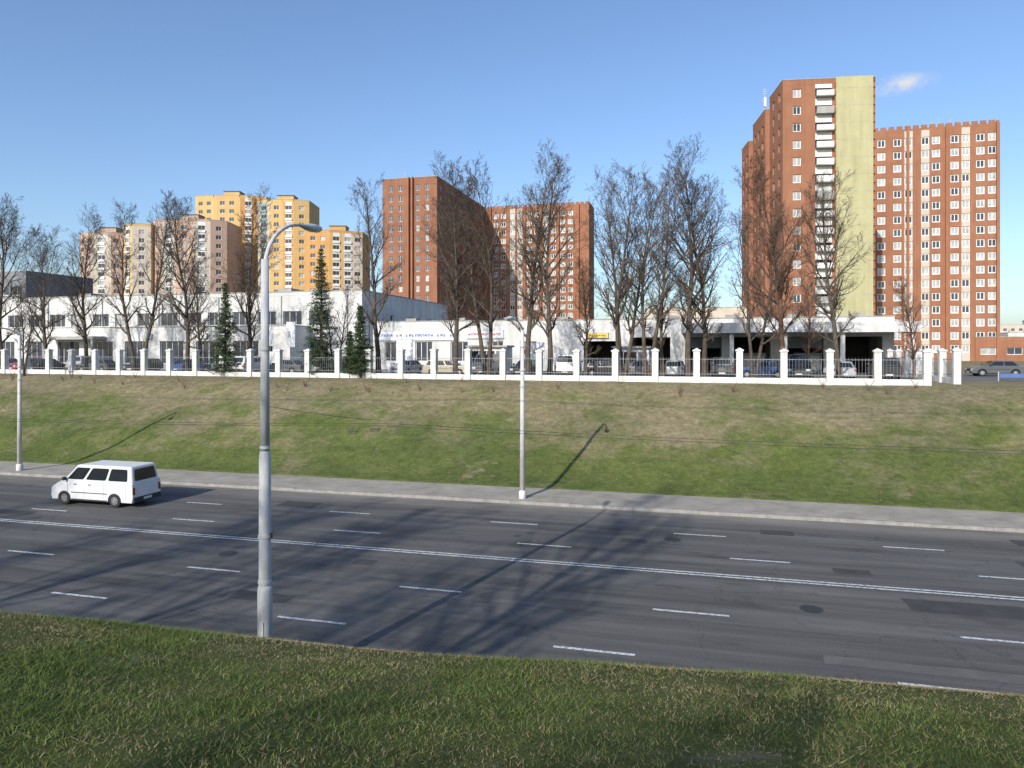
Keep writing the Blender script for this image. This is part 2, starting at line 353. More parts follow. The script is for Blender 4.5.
mbb,towerB=slab(wB,16,56.4,colsB,ac(16,5,1.5),ac(16,5,1.5),17,'brick_hostel_tower',(Bx,By,0),M_brick,.6)
mp=MB()
for xx in (12.2,19.9,29.7):
    mp.box(xx,xx+.5,-.45,-.003,PL,57.3,M_brick)
mp.obj('pilasters',parent=towerB)
wC=17
mbc,tC=slab(wC,49,57,[(2.0,3.3),(5.0,6.3),(10.5,11.6),(13.4,14.5)],ac(49,4.2,1.5),ac(49,5,1.5),17,'brick_slab_tower',(-21.5-.9673*wC,204+.2538*wC,0),M_brick2,.12,cren=0,fr=.1)
mp=MB()
for xx in (8.2,9.4): mp.box(xx,xx+.35,-.9,-.003,PL,57.6,M_brick)
mp.obj('facade_fins',parent=tC)
wD=38
cD=[]; x=4.5
for i in range(10):
    cD.append((x,x+1.8,'w',M_cream if i in (2,3,6) else None)); x+=3.3 if i%2 else 2.6
mbb,tD=slab(wD,12,56.6,cD,ac(12,5,1.5),ac(12,5,1.5),17,'brick_hostel_tower',(26.0-.9673*wD,240+.2538*wD,0),M_brick,.6)
mp=MB()
for xx in (3.0,15.4,27.2,34): mp.box(xx,xx+.7,-.6,-.003,PL,57.6,M_brick)
mp.obj('pilasters',parent=tD)

# ---- yellow / orange residential complex
def polyb(name,pts,loc,rot,z1,wall,nf,pitch=3.6,ww=1.8,kinds=None,pl=.3,mats=None,back=14,rooms=True):
    mb=MB(); rw=rows_(nf,PL+.5,(z1-PL-1.2)/nf,.9,1.5)
    for i in range(len(pts)-1):
        a,b_=pts[i],pts[i+1]; Lx=math.hypot(b_[0]-a[0],b_[1]-a[1])
        k=(kinds or ['w'])[i%len(kinds or ['w'])]; wm=(mats[i%len(mats)] if mats else wall)
        cols=ac(Lx,pitch,ww,'w',None,.6)
        if k=='g': cols=[(c[0],c[1],'g' if j%2==0 else 'w',M_wframe if j%2==0 else None) for j,c in enumerate(ac(Lx,pitch,ww+.5,'g',None,.6))]
        if k=='G': cols=[(c[0],c[1],'g',M_green) for c in ac(Lx,pitch,ww+.9,'g',None,.4)]
        facade(mb,a,b_,PL,z1,cols,rw,wm,plight=pl)
    a,b_=pts[0],pts[-1]
    bk=[(b_[0],b_[1]+back),(a[0],a[1]+back)]
    plain(mb,b_,bk[0],PL,z1,wall); plain(mb,bk[0],bk[1],PL,z1,wall); plain(mb,bk[1],a,PL,z1,wall)
    top(mb,list(pts)+bk,z1,wall,.8)
    if rooms:
        cx=sum(p[0] for p in pts)/len(pts)
        mb.box(cx-3,cx+3,4,9,z1,z1+3,wall); mb.box(cx-3.2,cx+3.2,3.8,9.2,z1+3.003,z1+3.3,M_roof)
    return mb.obj(name,loc,rot)
polyb('peach_apartment_block',[(0,3),(6,0),(13,0),(19,3)],(-155,252,0),0,48.5,M_peach,14,kinds=['w','g','w'],mats=[M_peach,M_cream,M_peach])
polyb('yellow_apartment_block',[(0,2),(4,0),(9.6,2)],(-136,247,0),0,50.8,M_yo,15,kinds=['g','w'],mats=[M_yo,M_cream],rooms=False)
polyb('peach_apartment_block',[(0,4),(4.5,.8),(10,-.6),(16,-.6),(21.5,.8),(26,4)],(-126.6,247,0),0,52.2,M_peach,15,kinds=['w','g','w','g','w'],mats=[M_peach,M_cream,M_peach,M_cream,M_peach])
polyb('yellow_apartment_tower',[(0,2),(8,0),(18,0),(27,3)],(-122,272,0),0,66.0,M_yo,19,kinds=['w','w','g'],mats=[M_yo,M_yo,M_orange])
polyb('yellow_apartment_tower',[(0,2),(5,0),(10,0),(14,0),(19,2)],(-94,261,0),0,62.0,M_yo,18,kinds=['G','w','g','w'],mats=[M_cream,M_yo,M_orange,M_yo])
polyb('orange_apartment_block',[(0,-1),(8.5,-1),(13,1),(19.5,4)],(-75,260,0),0,50.5,M_orange,14,kinds=['w','g','g'],mats=[M_orange,M_yo,M_cream])
polyb('cream_apartment_block',[(0,0),(20,0)],(-52,330,0),-A,22,M_cream,5)
polyb('cream_apartment_block',[(0,0),(22,0)],(28,150,0),-A,15.5,M_cream,3,rooms=False)
polyb('grey_office_building',[(0,0),(40,0)],(-122,132,0),-A,20.3,M_grey,4,pitch=3,ww=2.6,pl=.1,rooms=False)
polyb('cream_apartment_block',[(0,0),(60,0)],(-210,200,0),-A,24,M_cream,6)
polyb('brick_warehouse',[(0,0),(40,0)],(101,155,0),-A,9.6,M_brick,1,pitch=5,ww=3,rooms=False)
polyb('white_office_building',[(0,0),(50,0)],(150,215,0),-A,12.0,M_white,2,pitch=4,ww=2.6,rooms=False)
polyb('cream_apartment_block',[(0,0),(70,0)],(240,380,0),-A,20,M_cream,5)

# ---- white depot
dep=empty('white_depot_building',(0,0,0),-A)
mb=MB(); zt=14.3
c1=[(x,x+2.6,'w') for x in np.arange(3,109,3.6)]
c1=[c for c in c1 if c[1]<109.5]
facade(mb,(-150,78),(-39.1,78),PL,zt,c1,[(6.3,8.6),(10.7,12.4)],M_white,plight=.12,frame=M_wframe,mull=2,fr=.07)
facade(mb,(-39.1,78),(-39.1,108),PL,zt,[(3,4.2),(8,9.2),(14,16),(21,23)],[(6.5,8.4),(11,12.2)],M_white,plight=.1)
plain(mb,(-39.1,108),(-150,108),PL,zt,M_white); plain(mb,(-150,108),(-150,78),PL,zt,M_white)
top(mb,[(-150,78),(-39.1,78),(-39.1,108),(-150,108)],zt,M_white,.45)
for x in (-130,-112,-88,-70,-55): mb.box(x,x+2,85,87,zt,zt+1.6,M_conc)
for x in np.arange(-140,-40,9): mb.tube([(x,77.9,PL),(x,77.9,zt)],[.07,.07],6,M_galv)
mb.obj('main_hall',parent=dep)
mb=MB(); za=10.0
facade(mb,(-118,73.5),(-46,73.5),PL,za,[(x,x+3.4,'w') for x in np.arange(2,68,5.2)],[(5.9,8.7)],M_white,plight=.1,mull=3,fr=.07)
plain(mb,(-46,73.5),(-46,77.98),PL,za,M_white); plain(mb,(-118,77.98),(-118,73.5),PL,za,M_white)
top(mb,[(-118,73.5),(-46,73.5),(-46,77.95),(-118,77.95)],za,M_white,.4)
mb.box(-80,-72,71.5,73.47,8.9,9.3,M_conc); mb.box(-79.8,-79.5,71.6,71.9,PL,8.9,M_conc); mb.box(-72.5,-72.2,71.6,71.9,PL,8.9,M_conc)
for x in (-110,-98,-90,-66,-58): mb.box(x,x+.9,73.2,73.47,9.0,9.6,M_wframe)
mb.obj('front_annex',parent=dep)
mb=MB(); zl=10.5
low=[(2,4.2),(6,8.2),(10.5,12.7),(15,17),(19,21)]
facade(mb,(-39.05,80),(-14,80),PL,zl,low,[(6.2,8.6)],M_white,plight=.15,mull=2)
def bay(a,b_,z,t=80,dep_=6,door=None):
    mb.poly([(a,t+dep_,PL),(b_,t+dep_,PL),(b_,t+dep_,z),(a,t+dep_,z)],M_dark)
    mb.poly([(a,t,PL),(a,t+dep_,PL),(a,t+dep_,z),(a,t,z)],M_conc); mb.poly([(b_,t,PL),(b_,t+dep_,PL),(b_,t+dep_,z),(b_,t,z)],M_conc)
    mb.poly([(a,t,z),(b_,t,z),(b_,t+dep_,z),(a,t+dep_,z)],M_dark)
    mb.poly([(a,t,z),(b_,t,z),(b_,t,zl),(a,t,zl)],M_white)
    if door: mb.box(a+.1,b_-.1,t+.2,t+.3,z-door,z-.05,M_door)
edges=[(-14,-12.6),(-8.6,-7.2),(-3.0,-1.4),(2.4,3.4),(7.4,8.4),(12.6,13.6),(18.2,19.3)]
for a,b_ in edges: mb.poly([(a,80,PL),(b_,80,PL),(b_,80,zl),(a,80,zl)],M_white)
for i in range(len(edges)-1): bay(edges[i][1],edges[i+1][0],9.0 if i>0 else 8.6,door=(1.2 if i in (2,4) else None))
plain(mb,(19.3,80),(19.3,105),PL,zl,M_white); plain(mb,(19.3,105),(-39,105),PL,zl,M_white)
top(mb,[(-39.05,80),(19.3,80),(19.3,105),(-39.05,105)],zl,M_white,.5)
for x in np.arange(-36,18,6.5): mb.box(x,x+1.4,84,85.4,zl,zl+1.1,M_conc)
mb.obj('garage_wing',parent=dep)
mb=MB()
mb.box(-1.5,19.9,73.8,79.9,9.45,9.75,M_conc); mb.box(-1.7,20.1,73.6,73.97,9.3,10.3,M_white); mb.box(19.9,20.2,73.98,79.9,9.3,10.3,M_white)
mb.box(-1.7,-1.45,73.98,79.9,9.3,10.3,M_white)
for x in (-1.2,3.0,8.0,13.2,19.3): mb.box(x,x+.4,74.1,74.5,PL,9.45,M_white)
mb.box(5,11,73.4,73.57,9.35,9.8,M_bannerw)
for x in (4.2,9.6): mb.box(x,x+2.6,78.6,79.2,PL,PL+2.1,M_grey); mb.box(x+.2,x+2.4,78.5,78.597,PL+.3,PL+1.8,M_conc)
mb.obj('loading_canopy',parent=dep)
def letters(mb,x0,x1,z0,z1,y,mat,n):
    w=(x1-x0)/n
    for k in range(n):
        if random.random()<.14: continue
        a=x0+k*w; st=w*.2; b_=a+w*.72
        mb.box(a,a+st,y-.03,y,z0,z1,mat)
        r=random.random()
        if r<.7: mb.box(b_-st,b_,y-.03,y,z0,z1,mat)
        if r<.5: mb.box(a+st,b_-st,y-.03,y,z1-st,z1,mat)
        if r>.25: mb.box(a+st,b_-st,y-.03,y,(z0+z1)/2-st/2,(z0+z1)/2+st/2,mat)
        if r>.6: mb.box(a+st,b_-st,y-.03,y,z0,z0+st,mat)
def sign(name,s0,s1,z0,z1,t,bg,fg,n,legs=False):
    mb=MB(); mb.box(s0,s1,t-.12,t-.02,z0,z1,bg); h=z1-z0
    mb.box(s0-.05,s1+.05,t-.14,t-.015,z1,z1+.06,M_galv); mb.box(s0-.05,s1+.05,t-.14,t-.015,z0-.06,z0,M_galv)
    letters(mb,s0+.25,s1-.25,z0+h*.36,z1-h*.36,t-.12,fg,n)
    if legs:
        for x in (s0+.2,s1-.2): mb.tube([(x,t,PL),(x,t,z0)],[.05,.05],6,M_galv)
    return mb.obj(name,rot=-A)
sign('shop_banner',-38.5,-27.5,8.8,9.9,79.96,M_bannerw,M_blue,26)
sign('shop_banner',-26.5,-22,9.0,9.9,79.96,M_bannerw,M_red,12)
sign('shop_sign',-46.0,-44.9,8.0,10.8,72.9,M_bannerw,M_blue,3)
sign('shop_sign',-12.2,-9.8,9.0,9.5,79.9,M_yel,M_red,7)
sign('shop_sign',-31,-29.2,5.9,8.7,70,M_bannerw,M_blue,4,True)
sign('shop_sign',-17.5,-15,6.6,8.3,70,M_bannerw,M_red,5,True)
def kiosk(s,t,w,h,mat):
    mb=MB(); mb.box(s,s+w,t,t+2.6,PL,PL+h,mat); mb.box(s-.2,s+w+.2,t-.4,t+2.8,PL+h,PL+h+.2,M_conc)
    mb.box(s+.3,s+w-1.3,t-.04,t-.003,PL+1,PL+h-.4,M_cglass); mb.box(s+w-1.1,s+w-.25,t-.04,t-.003,PL+.05,PL+h-.4,M_door)
    mb.box(s+.2,s+w-1.2,t-.25,t-.003,PL+.9,PL+.98,M_galv)
    for k in range(3): mb.box(s+.3+k*(w-1.6)/3,s+.36+k*(w-1.6)/3,t-.06,t-.041,PL+1,PL+h-.4,M_wframe)
    mb.obj('market_kiosk',rot=-A)
kiosk(-24,73,4.2,2.7,M_white); kiosk(-8.5,74,3.6,2.6,M_bannerw)
# low painted barrier along the side street at the right
mb=MB()
for k in range(14):
    x=22+k*2.1; mt=(M_blue,M_bannerw,M_yel)[k%3]
    mb.box(x,x+1.9,61.5,61.56,PL+.3,PL+.62,mt); mb.tube([(x,61.53,PL-.1),(x,61.53,PL+.75)],[.04,.04],6,M_galv)
mb.obj('painted_barrier',rot=-A)

# ------------------------------------------------------------ fence
mb=MB()
FR=(17.5,53.2); FL=(-102,59.2)
def fence_run(a,b_):
    Lx=math.hypot(b_[0]-a[0],b_[1]-a[1]); u=((b_[0]-a[0])/Lx,(b_[1]-a[1])/Lx); n=(u[1],-u[0])
    k=0
    while k<Lx+.1:
        cz=gz(a[0]+u[0]*k,a[1]+u[1]*k)-.15; w=.23
        hh=2.3+random.uniform(-.05,.05)
        mb.obox(a,u,n,k-w,k+w,cz,PL+hh,M_whitef,-w,w)
        mb.obox(a,u,n,k-w-.06,k+w+.06,PL+hh+.002,PL+hh+.12,M_whitef,-w-.06,w+.06)
        P=lambda q,o,z:(a[0]+u[0]*q+n[0]*o,a[1]+u[1]*q+n[1]*o,z)
        zc=PL+hh+.122
        c4=[P(k-w,-w,zc),P(k+w,-w,zc),P(k+w,w,zc),P(k-w,w,zc)]; ap=P(k,0,zc+.14)
        for j in range(4): mb.poly([c4[j],c4[(j+1)%4],ap],M_whitef)
        if k+3<Lx+.1:
            mb.obox(a,u,n,k+w+.003,k+3-w-.003,cz-.1,PL+.42+random.uniform(-.02,.02),M_whitef,-.12,.12)
            for zz in (.62,1.7): mb.obox(a,u,n,k+w,k+3-w,PL+zz,PL+zz+.035,M_rail,-.02,.02)
            x=k+w+.14
            while x<k+3-w-.05:
                mb.obox(a,u,n,x-.007,x+.007,PL+.45,PL+1.85,M_rail,-.007,.007); x+=.21
        k+=3.0
fence_run(FL,FR); 
fence_run((17.5,56.2),(17.5,74.3))
mb.obj('white_fence',rot=-A)

# ------------------------------------------------------------ street lamps and wires
def lamp(name,s,t,H,side,mat,arm=2.3,R=.16,rise=.6,fat=True):
    e=empty(name,(*W(s,t),gz(s,t) if t<14 or t>37.8 else .13),-A)
    mb=MB()
    if fat:
        mb.tube([(0,0,-.3),(0,0,2.15),(0,0,2.25)],[R*1.25,R*1.2,R*1.02],24,mat,True)
        mb.tube([(0,0,2.25),(0,0,5.1),(0,0,5.2)],[R,R*.95,R*.8],24,mat)
        mb.tube([(0,0,5.2),(0,0,H)],[R*.78,R*.62],24,mat,True)
        mb.obj('pole',parent=e,smooth=True)
        mb=MB()
        for z in (2.3,5.25,3.3,7.4): mb.tube([(0,0,z),(0,0,z+.06)],[R*1.12 if z<5 else R*.85]*2,24,M_galv,True)
        for z in (3.3,7.4): mb.box(R*.8,R*1.3,-.03,.03,z-.02,z+.1,M_wire)
        mb.box(-R*.5,R*.5,-R*1.28,-R*1.1,.9,1.5,M_galv); mb.obj('collars',parent=e)
    else:
        mb.tube([(0,0,-.2),(0,0,.35),(0,0,.42)],[R*1.35,R*1.35,R],16,mat,True)
        mb.tube([(0,0,.4),(0,0,H)],[R,R*.62],16,mat,True)
        mb.obj('pole',parent=e,smooth=True); mb=MB()
        for z in (5.6,6.4,H-1.0): mb.tube([(0,0,z),(0,0,z+.09)],[R*1.0]*2,16,M_galv,True)
        mb.obj('collars',parent=e)
    mb=MB(); pts=[];rad=[]
    for k in range(13):
        f=k/12; y=side*arm*(1-math.cos(f*math.pi/2)); z=H-.25+(rise+.25)*math.sin(f*math.pi/2)
        pts.append((0,y,z)); rad.append(.05-.012*f)
    mb.tube(pts,rad,10,mat,True); mb.obj('bracket_arm',parent=e,smooth=True)
    mb=MB(); zt=H+rise; ya=side*arm
    prof=[(-.25,.055),(-.05,.08),(.12,.13),(.35,.17),(.6,.15),(.72,.08),(.76,.01)]
    n=12; base=len(mb.v)
    for (d,r) in prof:
        for j in range(n):
            an=2*math.pi*j/n; mb.v.append((r*math.cos(an),ya+side*d,zt+ .04*d + r*.62*math.sin(an)))
    for k in range(len(prof)-1):
        for j in range(n):
            a=base+k*n+j; b_=base+k*n+(j+1)%n; mb.f.append((a,b_,b_+n,a+n))
            lower=math.sin(2*math.pi*(j+.5)/n)<-.4 and k in (2,3,4)
            mb.m.append(mb.mi(M_lens if lower else M_lamp))
    mb.obj('lamp_head',parent=e,smooth=True)
    return e
sN,tN=ST(-5.42,15.6); lamp('street_lamp',sN,tN,9.4,1,M_galv,1.6,.132,1.0,True)
sM,tM=ST(.45,35.5); lamp('street_lamp',sM,34.75,8.6,-1,M_polew,1.9,.14,.35,False)
sL,tL=ST(-30.5,44.2); lamp('street_lamp',sL,34.9,8.5,-1,M_polew,1.9,.14,.35,False)
lamp('street_lamp',sM+30,34.8,8.6,-1,M_polew,1.9,.14,.35,False)
lamp('street_lamp',sN+33,13.55,9.4,1,M_galv,2.0,.132,.75,True)
lamp('street_lamp',sN-38,13.55,9.4,1,M_galv,2.0,.132,.75,True)
mb=MB()
def wire(p,q,sag,r=.007,n=16):
    pts=[]
    for k in range(n+1):
        f=k/n; pts.append((p[0]+(q[0]-p[0])*f,p[1]+(q[1]-p[1])*f,p[2]+(q[2]-p[2])*f-sag*4*f*(1-f)))
    mb.tube(pts,[r]*(n+1),4,M_wire)
poles_far=[sL-35,sL,sM,sM+30,sM+60]
poles_near=[sN-38,sN,sN+33,sN+66]
for t in (18.6,19.2,29.3,29.9):
    knots=[-150]+[x for x in poles_far]+[100]
    for a,b_ in zip(knots[:-1],knots[1:]): wire((a,t,5.45),(b_,t,5.45),.22,.006)
for a in poles_far: wire((a,34.7,6.4),(a,28.8,5.5),.05,.005,6)
for a in poles_near: wire((a,13.6,6.4),(a,19.6,5.5),.05,.005,6)
for x,t in ((-9.6,18.6),(-9.2,19.2)):
    mb.box(x-.14,x+.14,t-.02,t+.02,5.24,5.29,M_wire); mb.tube([(x-.16,t,5.31),(x-.1,t,5.2),(x+.1,t,5.2),(x+.16,t,5.31)],[.012]*4,5,M_wire)
mb.obj('trolleybus_wires',rot=-A)

# ------------------------------------------------------------ vehicles
def car(name,s,t,z,ang,kind,pt,parent=None):
    K={ 'sedan':dict(L=4.4,W=.86,Wr=.62,zb=.92,zr=1.42,gh=(1.05,-1.75),rf=(.35,-1.15),hood=(.72,.90),tail=.95,wx=(1.35,-1.25),wr=.31),
        'hatch':dict(L=3.95,W=.83,Wr=.63,zb=.92,zr=1.45,gh=(1.05,-1.85),rf=(.35,-1.45),hood=(.74,.92),tail=.92,wx=(1.25,-1.2),wr=.30),
        'suv':dict(L=4.5,W=.92,Wr=.74,zb=1.10,zr=1.75,gh=(1.15,-2.1),rf=(.6,-1.85),hood=(.85,1.05),tail=1.1,wx=(1.4,-1.3),wr=.37),
        'wagon':dict(L=4.5,W=.86,Wr=.66,zb=.92,zr=1.45,gh=(1.1,-2.15),rf=(.4,-1.8),hood=(.72,.90),tail=.92,wx=(1.35,-1.3),wr=.31),
        'minibus':dict(L=4.85,W=.92,Wr=.78,zb=1.18,zr=1.98,gh=(1.80,-2.38),rf=(.95,-2.22),hood=(.84,1.14),tail=1.18,wx=(1.62,-1.36),wr=.33)}[kind]
    e=empty(name,(*W(s,t),z),-A+ang)
    h=K['L']/2; W_=K['W']; Wr=K['Wr']; zb=K['zb']; zr=K['zr']; wr=K['wr']; ar=wr*1.18; z0=.26
    mb=MB()
    out=[(h-.07,z0),(h,.45),(h-.04,K['hood'][0]),(h-.22,K['hood'][0]+.13),(K['gh'][0]+.02,zb),(K['gh'][1]-.02,zb),(-h+.03,K['tail']-.03),(-h,.5),(-h+.05,z0)]
    for wx in reversed(K['wx']):
        for k in range(9):
            an=math.pi-k*math.pi/8; out.append((wx+ar*math.cos(an),z0+ .06+ar*.92*math.sin(an) if 0<k<8 else z0))
    n=len(out); i=len(mb.v)
    mb.v+=[(x,-W_,zz) for x,zz in out]+[(x,W_,zz) for x,zz in out]
    mb.f.append(tuple(range(i,i+n))); mb.m.append(mb.mi(pt)); mb.f.append(tuple(reversed(range(i+n,i+2*n)))); mb.m.append(0)
    for k in range(n): a=i+k; b_=i+(k+1)%n; mb.f.append((a,a+n,b_+n,b_)); mb.m.append(0)
    mb.obj('body',parent=e,bevel=.06)
    mb=MB(); g0,g1=K['gh']; r0,r1=K['rf']; zz=zb-.05
    Wb=W_-.012
    lo=[(g0,-Wb,zz),(g0,Wb,zz),(g1,Wb,zz),(g1,-Wb,zz)]; hi=[(r0,-Wr,zr),(r0,Wr,zr),(r1,Wr,zr),(r1,-Wr,zr)]
    i=len(mb.v); mb.v+=lo+hi
    for f in ((0,3,2,1),(4,5,6,7),(0,1,5,4),(1,2,6,5),(2,3,7,6),(3,0,4,7)): mb.f.append(tuple(i+k for k in f)); mb.m.append(mb.mi(pt))
    mb.obj('cabin',parent=e,bevel=.09)
    mb=MB()
    def lerp(a,b_,f): return tuple(a[k]+(b_[k]-a[k])*f for k in range(3))
    def pane(c00,c10,c11,c01,a0,a1,b0,b1,off,mat=M_cglass):
        B=lambda a,b_:lerp(lerp(c00,c10,a),lerp(c01,c11,a),b_)
        ca=.05*(a1-a0); cb=.1*(b1-b0)
        p=[B(a0+ca,b0),B(a1-ca,b0),B(a1,b0+cb),B(a1,b1-cb),B(a1-ca,b1),B(a0+ca,b1),B(a0,b1-cb),B(a0,b0+cb)]
        nn=(Vector(c10)-Vector(c00)).cross(Vector(c01)-Vector(c00)).normalized()
        cen=Vector((0,0,zb)); 
        if nn.dot(Vector(p[0])-cen)<0: nn=-nn
        mb.poly([tuple(Vector(q)+nn*off) for q in p],mat)
    pane(lo[0],lo[1],hi[1],hi[0],.07,.93,.16,.88,.008)
    pane(lo[2],lo[3],hi[3],hi[2],.10,.90,.18,.84,.008)
    nw=3 if kind in('minibus','suv','wagon') else 2
    for sgn in (0,1):
        c=(lo[0],lo[3],hi[3],hi[0]) if sgn==0 else (lo[1],lo[2],hi[2],hi[1])
        br=[(.05,.29),(.325,.62),(.655,.935)] if nw==3 else [(.05,.49),(.52,.93)]
        for a0,a1 in br: pane(*c,a0,a1,.17,.84,.008)
    mb.obj('windows',parent=e)
    mb=MB()
    mb.box(h-.06,h+.045,-W_+.05,W_-.05,z0+.02,z0+.26,M_trim if kind in('minibus','suv') else pt)
    mb.box(-h-.045,-h+.06,-W_+.05,W_-.05,z0+.02,z0+.26,M_trim if kind in('minibus','suv') else pt)
    hz=K['hood'][0]
    for sy in (-1,1):
        y0,y1=sorted((sy*(W_-.36),sy*(W_-.05)))
        mb.box(h-.08,h+.012,y0,y1,hz-.20,hz-.03,M_head)
        y0,y1=sorted((sy*(W_-.15),sy*(W_-.02)))
        zt0=.66
        mb.box(-h-.008,-h+.07,y0,y1,zt0,zt0+(.20 if kind!='minibus' else .34),M_tail)
        y0,y1=sorted((sy*(W_+.03),sy*(W_+.19)))
        mb.box(g0-.34,g0-.24,y0,y1,zb+.04,zb+.21,M_trim); mb.box(g0-.31,g0-.27,*sorted((sy*(W_-.05),sy*(W_+.04))),zb+.04,zb+.09,M_trim)
        y0,y1=sorted((sy*(W_-.02),sy*(W_+.012)))
        mb.box(K['wx'][1]+ar+.04,K['wx'][0]-ar-.04,y0,y1,z0-.0,z0+.07,M_trim)
        mb.box(K['wx'][1]+ar+.04,K['wx'][0]-ar-.04,*sorted((sy*(W_),sy*(W_+.008))),.62,.66,M_trim)
        for xx in ((.55,-.45) if kind!='minibus' else (.95,.1)):
            mb.box(xx-.09,xx+.07,*sorted((sy*W_,sy*(W_+.02))),zb-.16,zb-.125,M_trim)
        for xx in ((g0-.12,.12,-.75) if kind!='minibus' else (1.42,.42,-.72,-2.0)):
            mb.box(xx-.005,xx+.005,*sorted((sy*W_,sy*(W_+.003))),z0+.12,zb-.05,M_trim)
    mb.box(h-.05,h+.008,-W_+.4,W_-.4,hz-.19,hz-.05,M_trim)
    mb.box(-h-.056,-h-.046,-.26,.26,z0+.1,z0+.21,M_plate) ; mb.box(h+.046,h+.056,-.26,.26,z0+.06,z0+.17,M_plate)
    mb.box(K['wx'][1]-.5,K['wx'][0]+.5,-W_+.24,W_-.24,.2,.62,M_trim)
    mb.obj('trim_and_lights',parent=e)
    mb=MB()
    for wx in K['wx']:
        for sy in (-1,1):
            y0=sy*(W_-.01); y1=sy*(W_-.22)
            mb.tube([(wx,y1,wr),(wx,y0-sy*.03,wr),(wx,y0,wr)],[wr,wr,wr*.9],24,M_tyre,True)
            mb.tube([(wx,y0-sy*.01,wr),(wx,y0+sy*.006,wr),(wx,y0+sy*.012,wr)],[wr*.60,wr*.56,wr*.2],20,M_rim,True)
            for k in range(6):
                an=k*math.pi/3; mb.tube([(wx+wr*.42*math.cos(an),y0+sy*.004,wr+wr*.42*math.sin(an)),(wx+wr*.42*math.cos(an),y0+sy*.015,wr+wr*.42*math.sin(an))],[wr*.09]*2,6,M_trim,True)
    mb.obj('wheels',parent=e)
    return e
P_white=paint('white',(.70,.70,.70)); P_silver=paint('silver',(.38,.39,.40)); P_black=paint('black',(.02,.02,.022)); P_blue=paint('blue',(.03,.07,.2)); P_red=paint('red',(.35,.03,.03)); P_green=paint('green',(.03,.09,.06)); P_grey=paint('graphite',(.10,.105,.11)); P_beige=paint('beige',(.45,.40,.30))
van=car('white_minibus',-28.55,29.15,0.0,math.pi,'minibus',P_white)
cl=[(-96,'sedan',P_silver),(-92,'hatch',P_blue),(-88.5,'suv',P_black),(-85,'sedan',P_white),(-80,'wagon',P_grey),(-76,'sedan',P_green),(-72.5,'hatch',P_red),(-69,'sedan',P_black),(-65.5,'suv',P_silver),(-62,'sedan',P_grey),(-58,'wagon',P_black),(-52,'sedan',P_blue),
    (-44,'suv',P_white),(-39.5,'sedan',P_grey),(-36,'hatch',P_silver),(-32,'suv',P_black),(-27,'sedan',P_silver),(-22.5,'wagon',P_beige),(-19.5,'minibus',P_grey),(-15.5,'sedan',P_black),(-11.5,'minibus',P_white),(-8,'hatch',P_black),(-5.0,'sedan',P_grey),(-2.0,'hatch',P_silver),(2,'suv',P_grey),(5.2,'hatch',P_blue),(8.3,'minibus',P_black),(11.5,'sedan',P_silver),(14.6,'suv',P_black),(26,'sedan',P_grey),(33,'wagon',P_white)]
for i,(s,k,p) in enumerate(cl):
    ang=random.choice([math.pi/2,-math.pi/2])+random.uniform(-.15,.15)
    if i%4==1: ang=random.choice([0,math.pi])
    car('parked_car' if k!='minibus' else 'parked_minibus',s,62.8+random.uniform(-.6,1.6)+(1 if s>-20 else 0)+(8 if s>20 else 0),PL+.03,ang,k,p)

